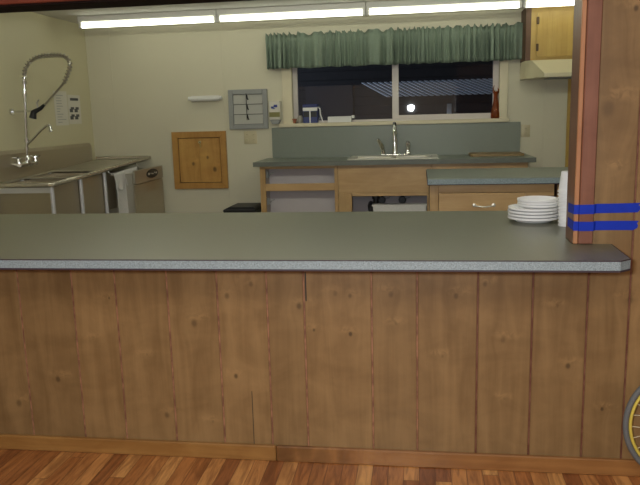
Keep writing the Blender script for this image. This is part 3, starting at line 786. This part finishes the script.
B(.95, 1.33, 5.05, 5.84, 0, zi).build('carcass', M_cabside, ic)
B(.952, 1.328, 5.03, 5.049, .02, zi - .01, tone=.4, bev=.003).build('door', M_cabv, ic)

# ------------------------------------------------------------------ wall cabinet and hood
uc = thing('wall_cabinet', 'yellow birch wall cabinet hanging right of the window above the hood', 'cabinet', (1.4, 6.85, 1.85))
UX0, UX1, UZ0, UZ1 = .945, 1.85, 1.845, 2.31
B(UX0, UX1, 6.70, YB - .001, UZ0, UZ1).build('carcass', M_cabside, uc)
m = MB(); m.box(.990, 1.045, 6.68, 6.70, UZ0, UZ1, tone=.1); m.box(1.37, 1.43, 6.68, 6.70, UZ0, UZ1, tone=.4); m.box(1.045, 1.37, 6.68, 6.70, UZ0, 1.875, tone=.7); m.box(1.045, 1.37, 6.68, 6.70, 2.255, UZ1, tone=.9)
m.box(1.43, UX1, 6.68, 6.70, UZ0, 1.875); m.box(1.43, UX1, 6.68, 6.70, 2.255, UZ1); m.box(UX0, .990, 6.681, 6.70, UZ0, UZ1, mi=1)
m.build('face_frame', [M_yel, M_cabside], uc)
for xa, xb, sx in ((1.04, 1.385, -1), (1.415, 1.79, 1)):
    m = MB(); n = 8
    for k in range(n): m.box(xa + (xb - xa) * k / n, xa + (xb - xa) * (k + 1) / n, 6.664, 6.6798, 1.872, 2.258, bev=.0012, tone=.3)
    dd = m.build('door', M_yel, uc)
    kx = xb - .025 if sx < 0 else xa + .025
    MB().lathe([(0, 0), (.006, 0), (.005, .012), (.013, .018), (.012, .026), (0, .029)], c=(kx, 6.664, 2.05), M=MT, seg=18).build('knob', plain('pale_knob', (.6, .5, .3), .3, .5), dd)
    hx = xa + .004 if sx < 0 else xb - .004
    for z in (2.185, 1.955): B(hx - .011, hx + .011, 6.655, 6.667, z - .032, z + .032, bev=.003).build('hinge', M_brass, dd)
hd = thing('range_hood', 'cream range hood under the yellow wall cabinet', 'range hood', (1.4, 6.8, 1.70))
m = MB()
bot = [(.945, YB - .001), (.950, 6.80), (1.085, 6.50), (1.70, 6.50), (1.84, 6.80), (1.845, YB - .001)]
top = [(.947, YB - .001), (.949, 6.70), (1.0, 6.665), (1.80, 6.665), (1.84, 6.70), (1.843, YB - .001)]
def lay(P, z): return [m.bm.verts.new((x, y, z)) for x, y in P]
L0, L1, L2 = lay(bot, 1.688), lay(bot, 1.722), lay(top, 1.8445)
fs = []
for P, Q in ((L0, L1), (L1, L2)):
    for i in range(6): fs.append(m.bm.faces.new((P[i], P[(i + 1) % 6], Q[(i + 1) % 6], Q[i])))
fs += [m.bm.faces.new(L0[::-1]), m.bm.faces.new(L2)]
m._mark(fs, 0, 0); m.build('canopy', M_hood, hd)
m = MB(); m.box(1.15, 1.65, 6.60, 6.92, 1.680, 1.6885, bev=.002); m.build('filter', M_grey, hd)

# ------------------------------------------------------------------ commercial sink on the left wall
cs = thing('scullery_sink', 'long stainless steel scullery sink along the left kitchen wall', 'sink', (-3.05, 5.9, 0))
RX = -2.735
def zr(y): return .950 + (y - 4.92) * .0402    # the drainboards pitch back towards the bowls
Y0, Y1 = 4.92, 6.93
m = MB()
rim = [(XL + .045, Y0, zr(Y0) - .002), (RX - .02, Y0, zr(Y0)), (RX, Y0 + .02, zr(Y0)), (RX, Y1 - .03, zr(Y1)), (RX - .02, Y1, zr(Y1)), (XL + .045, Y1, zr(Y1) - .002)]
m.tube(rim, .019, 14); m.build('rolled_rim', M_rimsteel, cs)
m = MB()
def deck(xa, xb, ya, yb, dz=.012, th=.004):
    V = [m.bm.verts.new(p) for p in ((xa, ya, zr(ya) - dz), (xb, ya, zr(ya) - dz), (xb, yb, zr(yb) - dz), (xa, yb, zr(yb) - dz), (xa, ya, zr(ya) - dz - th), (xb, ya, zr(ya) - dz - th), (xb, yb, zr(yb) - dz - th), (xa, yb, zr(yb) - dz - th))]
    m._mark([m.bm.faces.new([V[i] for i in q]) for q in ((0, 1, 2, 3), (7, 6, 5, 4), (0, 4, 5, 1), (1, 5, 6, 2), (2, 6, 7, 3), (3, 7, 4, 0))], 0, 0)
XA, XB = XL + .05, RX
BW = [(5.02, 5.44), (5.50, 5.92)]
deck(XA, XB, Y0, 5.02); deck(XA, XB, 5.44, 5.50); deck(XA, XB, 5.92, Y1)
for a, b in BW: deck(XA, XA + .07, a, b); deck(XB - .05, XB, a, b)
m.build('drainboard', M_steel, cs)
for a, b in BW:
    m = MB(); xa, xb = XA + .07, XB - .05; zb = .60; za = zr(a) - .012
    for (p0, p1, q0, q1) in ((xa, xa + .004, a, b), (xb - .004, xb, a, b), (xa, xb, a, a + .004), (xa, xb, b - .004, b)): m.box(p0, p1, q0, q1, zb, za)
    m.box(xa, xb, a, b, zb, zb + .004); m.build('bowl', M_steeld, cs)
m = MB()   # steel skirt panel below the rim
m.box(RX - .042, RX - .038, 5.02, 6.12, .62, .945); m.build('skirt', M_steeld, cs)
m = MB(); m.prism([(XL + .002, 1.192), (XL + .03, 1.192), (XL + .052, 1.165), (XL + .052, .90), (XL + .002, .90)], Y0, 6.84, axis='y', tone=0)
m.build('backsplash', M_steeld, cs) if False else None
m = MB(); m.prism([(XL + .002, .90), (XL + .045, .90), (XL + .045, 1.165), (XL + .028, 1.194), (XL + .002, 1.194)], Y0 - .02, 6.84, axis='y', bev=.001) if False else None
b = bmesh.new()
prof = [(XL + .002, .90), (XL + .046, .90), (XL + .046, 1.166), (XL + .026, 1.194), (XL + .002, 1.194)]
lo = [b.verts.new((x, Y0 - .02, z)) for x, z in prof]; hi = [b.verts.new((x, 6.84, z)) for x, z in prof]
b.faces.new(lo); b.faces.new(hi[::-1])
for i in range(5): b.faces.new((lo[i], lo[(i + 1) % 5], hi[(i + 1) % 5], hi[i]))
m.join(b); m.build('backsplash', M_steeld, cs)
for x in (RX - .02, XL + .10):
    for y in (4.955, 5.42, 5.87):
        mm = MB(); mm.tube([(x, y, .0), (x, y, .03), (x, y, .05), (x, y, zr(y) - .018)], [.012, .0155, .016, .016], 14)
        mm.build('leg', M_leg, cs)
MB().tube([(RX - .02, 4.955, .25), (RX - .02, 5.87, .25)], .013, 10).build('stretcher', M_chrome, cs)
B(XL + .1, RX - .02, 4.935, 4.94, .888, .934).build('end_apron', M_leg, cs)

m = MB(); m.tube([(RX + .030, 5.90, zr(5.90) - .055), (RX + .030, 6.52, zr(6.52) - .055)], .007, 10)
for y in (5.90, 6.52): m.tube([(RX + .030, y, zr(y) - .055), (RX - .002, y, zr(y) - .015)], .006, 8)
m.build('towel_rail', M_chrome, cs)
# pre-rinse spray faucet
FX, FY_ = -3.262, 5.52
pf = thing('pre_rinse_faucet', 'tall chrome pre-rinse spray faucet with coiled hose on the scullery sink', 'faucet', (FX, FY_, 1.05))
m = MB(); m.tube([(FX, FY_ - .13, 1.075), (FX, FY_ + .13, 1.075)], .02, 14)
for y in (-.1, .1): m.tube([(XL + .047, FY_ + y, 1.075), (FX, FY_ + y, 1.075)], .018, 12)
m.lathe([(.0, -.03), (.026, -.03), (.03, .0), (.024, .04), (.016, .06), (0, .06)], c=(FX, FY_, 1.085), seg=18)
m.build('body', M_chrome, pf)
for y in (-.13, .13):
    m = MB(); m.lathe([(0, 0), (.02, 0), (.018, .04), (.01, .05), (0, .05)], c=(FX, FY_ + y, 1.085), seg=16)
    for a in range(4):
        m.tube([(FX, FY_ + y, 1.125), (FX + .042 * math.cos(a * PI / 2 + .4), FY_ + y + .042 * math.sin(a * PI / 2 + .4), 1.135)], [.006, .008], 8)
    m.build('handle', M_chrome, pf)
m = MB(); m.tube([(FX, FY_, 1.13), (FX + .02, FY_, 1.45), (FX + .045, FY_, 1.78)], .0115, 14)
for z, x in ((1.20, .004), (1.27, .009), (1.64, .033), (1.74, .042)): m.lathe([(.010, -.014), (.018, -.014), (.018, .014), (.010, .014)], c=(FX + x, FY_, z), closed=True, seg=16)
m.build('riser', M_chrome, pf)
# coiled hose: smooth loop path with a helical spring round it
def cat(P, n):
    P = [Vector(p) for p in P]; out = []
    Q = [P[0] * 2 - P[1]] + P + [P[-1] * 2 - P[-2]]
    for i in range(1, len(Q) - 2):
        for k in range(n):
            u = k / n; a, b_, c_, d_ = Q[i - 1], Q[i], Q[i + 1], Q[i + 2]
            out.append(.5 * ((2 * b_) + (c_ - a) * u + (2 * a - 5 * b_ + 4 * c_ - d_) * u * u + (3 * b_ - a - 3 * c_ + d_) * u ** 3))
    out.append(P[-1]); return out
loop = cat([(FX + .045, FY_, 1.77), (FX + .058, FY_, 1.84), (FX + .10, FY_ , 1.90), (FX + .17, FY_, 1.938), (FX + .26, FY_, 1.95), (FX + .37, FY_, 1.948), (FX + .435, FY_, 1.925), (FX + .455, FY_, 1.865), (FX + .425, FY_, 1.79), (FX + .385, FY_, 1.725)], 14)
hose = cat([(FX + .385, FY_, 1.725), (FX + .30, FY_, 1.645), (FX + .21, FY_, 1.565), (FX + .165, FY_, 1.535)], 10)
MB().tube(loop + hose[1:], .0085, 10).build('hose', M_spring, pf)
def helix(path, r, pitch, wire):
    D = [0]
    for p, q in zip(path, path[1:]): D.append(D[-1] + (q - p).length)
    out = []; n = int(D[-1] / pitch * 9); j = 0
    for k in range(n + 1):
        s = D[-1] * k / n
        while j < len(D) - 2 and D[j + 1] < s: j += 1
        u = (s - D[j]) / max(1e-6, D[j + 1] - D[j]); p = path[j].lerp(path[j + 1], u)
        d = (path[j + 1] - path[j]).normalized(); s1 = Vector((0, 1, 0)); s2 = d.cross(s1).normalized()
        a = 2 * PI * k / 9; out.append(p + (s1 * math.cos(a) + s2 * math.sin(a)) * r)
    return MB().tube(out, wire, 5)
helix(loop, .0165, .027, .0052).build('spring', M_spring, pf)
m = MB(); m.tube([(FX + .20, FY_, 1.558), (FX + .165, FY_, 1.530), (FX + .12, FY_, 1.508)], [.011, .016, .018], 12)
m.tube([(FX + .13, FY_, 1.515), (FX + .10, FY_, 1.50), (FX + .085, FY_, 1.45)], [.018, .024, .030], 14)
m.build('spray_valve', M_black, pf)
MB().tube([(FX + .14, FY_, 1.53), (FX + .135, FY_, 1.575), (FX + .155, FY_, 1.60)], .007, 8).build('trigger', M_spring, pf)
m = MB(); m.tube([(XL + .003, FY_, 1.508), (FX + .10, FY_, 1.508)], .008, 10); m.tube([(XL + .002, FY_, 1.508), (XL + .02, FY_, 1.508)], .026, 14)
m.build('wall_bracket', M_chrome, pf)
m = MB(); m.tube([(FX + .01, FY_, 1.235), (FX + .06, FY_, 1.275), (FX + .14, FY_, 1.345), (FX + .20, FY_, 1.388), (FX + .222, FY_, 1.392), (FX + .232, FY_, 1.378), (FX + .233, FY_, 1.335)], [.012, .010, .009, .009, .010, .012, .015], 12)
m.build('swing_spout', M_chrome, pf)

# notices on the left wall
def notice(y0, y1, z0, z1, label, heavy):
    r = thing('paper_notice', label, 'notice', (XL, (y0 + y1) / 2, z0))
    B(XL + .003, XL + .0042, y0, y1, z0, z1).build('sheet', M_paper, r)
    m = MB(); 
    if heavy:
        m.box(XL + .0041, XL + .0048, y0 + .05, y1 - .04, z1 - .055, z1 - .03)
        for zc in (z0 + .135, z0 + .065):
            for yc in (.28, .66):
                yy = y0 + (y1 - y0) * yc
                m.box(XL + .0041, XL + .0048, yy - .045, yy + .02, zc - .022, zc + .012); m.box(XL + .0041, XL + .0048, yy - .02, yy + .045, zc + .004, zc + .028)
        m.build('printed_pictures', M_ink, r)
    else:
        n = 11
        for k in range(n):
            zc = z1 - .04 - k * (z1 - z0 - .07) / (n - 1)
            m.box(XL + .0041, XL + .0048, y0 + .04, y1 - .04 - random.uniform(0, .12), zc - .004, zc + .004)
        m.build('lines_of_print', M_inkl, r)
notice(6.245, 6.495, 1.38, 1.70, 'pale paper notice with faint lines taped on left wall', False)
notice(6.505, 6.76, 1.39, 1.67, 'paper notice with dark pictures on left wall near the corner', True)

# dishwasher and towel
dw = thing('undercounter_dishwasher', 'steel undercounter dishwasher with dark control badge in the back left corner', 'dishwasher', (-2.93, 6.52, 0))
B(-3.25, -2.62, 6.16, 6.90, .06, .925, bev=.004).build('cabinet', M_steel, dw)
B(-2.62, -2.606, 6.17, 6.895, .10, .82, bev=.004).build('door', M_steeld, dw)
pn = B(-2.62, -2.600, 6.17, 6.895, .825, .952, bev=.006).build('control_panel', M_steel, dw)
m = MB(); m.lathe([(0, 0), (.5, 0), (.5, .6), (.42, 1.), (0, 1.)], seg=28, sx=1, sy=.38)
for vv in m.bm.verts: vv.co = Vector((-2.601 + vv.co.z * .008, 6.60 + vv.co.x * .30, .893 + vv.co.y * .23))
bd = m.build('badge', M_black, pn)
m = MB()
for k, (yy, ww) in enumerate(((6.50, .035), (6.555, .02), (6.60, .03), (6.65, .02), (6.69, .03))): m.box(-2.5935, -2.5922, yy - ww / 2, yy + ww / 2, .885 + .006 * (k % 2), .905 - .004 * (k % 3))
m.build('lettering', M_paper, bd)
for y in (6.22, 6.85):
    for x in (-3.2, -2.68): MB().tube([(x, y, 0), (x, y, .062)], .018, 12).build('foot', M_black, dw)

tw = thing('dish_towel', 'white towel hanging from the rail under the steel sink rim', 'towel', (-2.72, 6.1, .9))
def cloth(ya, yb, zb_, dx, seedv, name):
    m = MB(); NY, NZ = 22, 16; F = []
    for i in range(NY + 1):
        r_ = []
        u = i / NY; y = ya + (yb - ya) * u
        zc = zr(y) - .055; xc = RX + .030; rr = .0105
        for j in range(NZ + 1):
            q = j / NZ
            if q < .18:
                a = PI * (1 - q / .18); x = xc + rr * math.cos(a); z = zc + rr * math.sin(a)
            else:
                s = (q - .18) / .82; x = xc + rr + dx * s + .008 * s * math.sin(u * 11 + seedv); z = zc - s * (zc - zb_) + .012 * s * math.sin(u * 7 + seedv)
            r_.append(m.bm.verts.new((x, y + .015 * math.sin(q * 3 + seedv) * q, z)))
        F.append(r_)
    fs = [m.bm.faces.new((F[i][j], F[i + 1][j], F[i + 1][j + 1], F[i][j + 1])) for i in range(NY) for j in range(NZ)]
    m._mark(fs, 0, 0, True); o = m.build(name, M_towel, tw, sharp=180)
    s = o.modifiers.new('thick', 'SOLIDIFY'); s.thickness = .004; s.offset = 1
cloth(5.93, 6.13, .80, .012, .5, 'folded_flap'); cloth(6.16, 6.46, .81, .014, 1.7, 'folded_flap'); cloth(5.97, 6.40, .55, .004, 2.1, 'hanging_length')

# ------------------------------------------------------------------ lights
def L(name, typ, loc, energy, colr, **k):
    d = bpy.data.lights.new(name, typ); d.energy = energy; d.color = colr
    for a, b in k.items(): setattr(d, a, b)
    o = bpy.data.objects.new(name, d); col.objects.link(o); o.location = loc; return o
L('camera_flash', 'POINT', (-.16, 0.03, 1.495), 155, (.94, .98, 1.), shadow_soft_size=.06)
o = L('dining_ceiling_light', 'AREA', (-.4, -.6, 2.60), 50, (1., .90, .78), shape='RECTANGLE', size=1.6, size_y=1.2)
o = L('added_slat_light', 'POINT', (-5.5, 9.4, 2.6), 420, (.75, .85, 1.), shadow_soft_size=.1)  # unseen lamp added outside to light the patio slats from the side

wd = bpy.data.worlds.new('night'); sc.world = wd; wd.use_nodes = True
wd.node_tree.nodes['Background'].inputs[0].default_value = (.01, .014, .03, 1); wd.node_tree.nodes['Background'].inputs[1].default_value = .3

# ------------------------------------------------------------------ camera
cam = bpy.data.cameras.new('camera'); co = bpy.data.objects.new('camera', cam); col.objects.link(co); sc.camera = co
th, ro, ya = math.radians(10.38), math.radians(1.54), math.radians(8.2)
Fw = Vector((-math.sin(ya) * math.cos(th), math.cos(ya) * math.cos(th), -math.sin(th)))
R0 = Vector((math.cos(ya), math.sin(ya), 0)); U0 = R0.cross(Fw)
R = R0 * math.cos(ro) - U0 * math.sin(ro); U = R0 * math.sin(ro) + U0 * math.cos(ro)
Mx = Matrix((R, U, -Fw)).transposed().to_4x4(); Mx.translation = Vector((0, 0, 1.42)); co.matrix_world = Mx
cam.sensor_fit = 'HORIZONTAL'; cam.sensor_width = 36; cam.lens = 36 * 700 / 640; cam.clip_start = .05; cam.clip_end = 100
vs = sc.view_settings; vs.view_transform = 'Standard'; vs.look = 'None'; vs.gamma = 1; vs.use_curve_mapping = False; vs.exposure = 0.
sc.cycles.use_denoising = True
sc.cycles.max_bounces = 8; sc.cycles.sample_clamp_indirect = 6
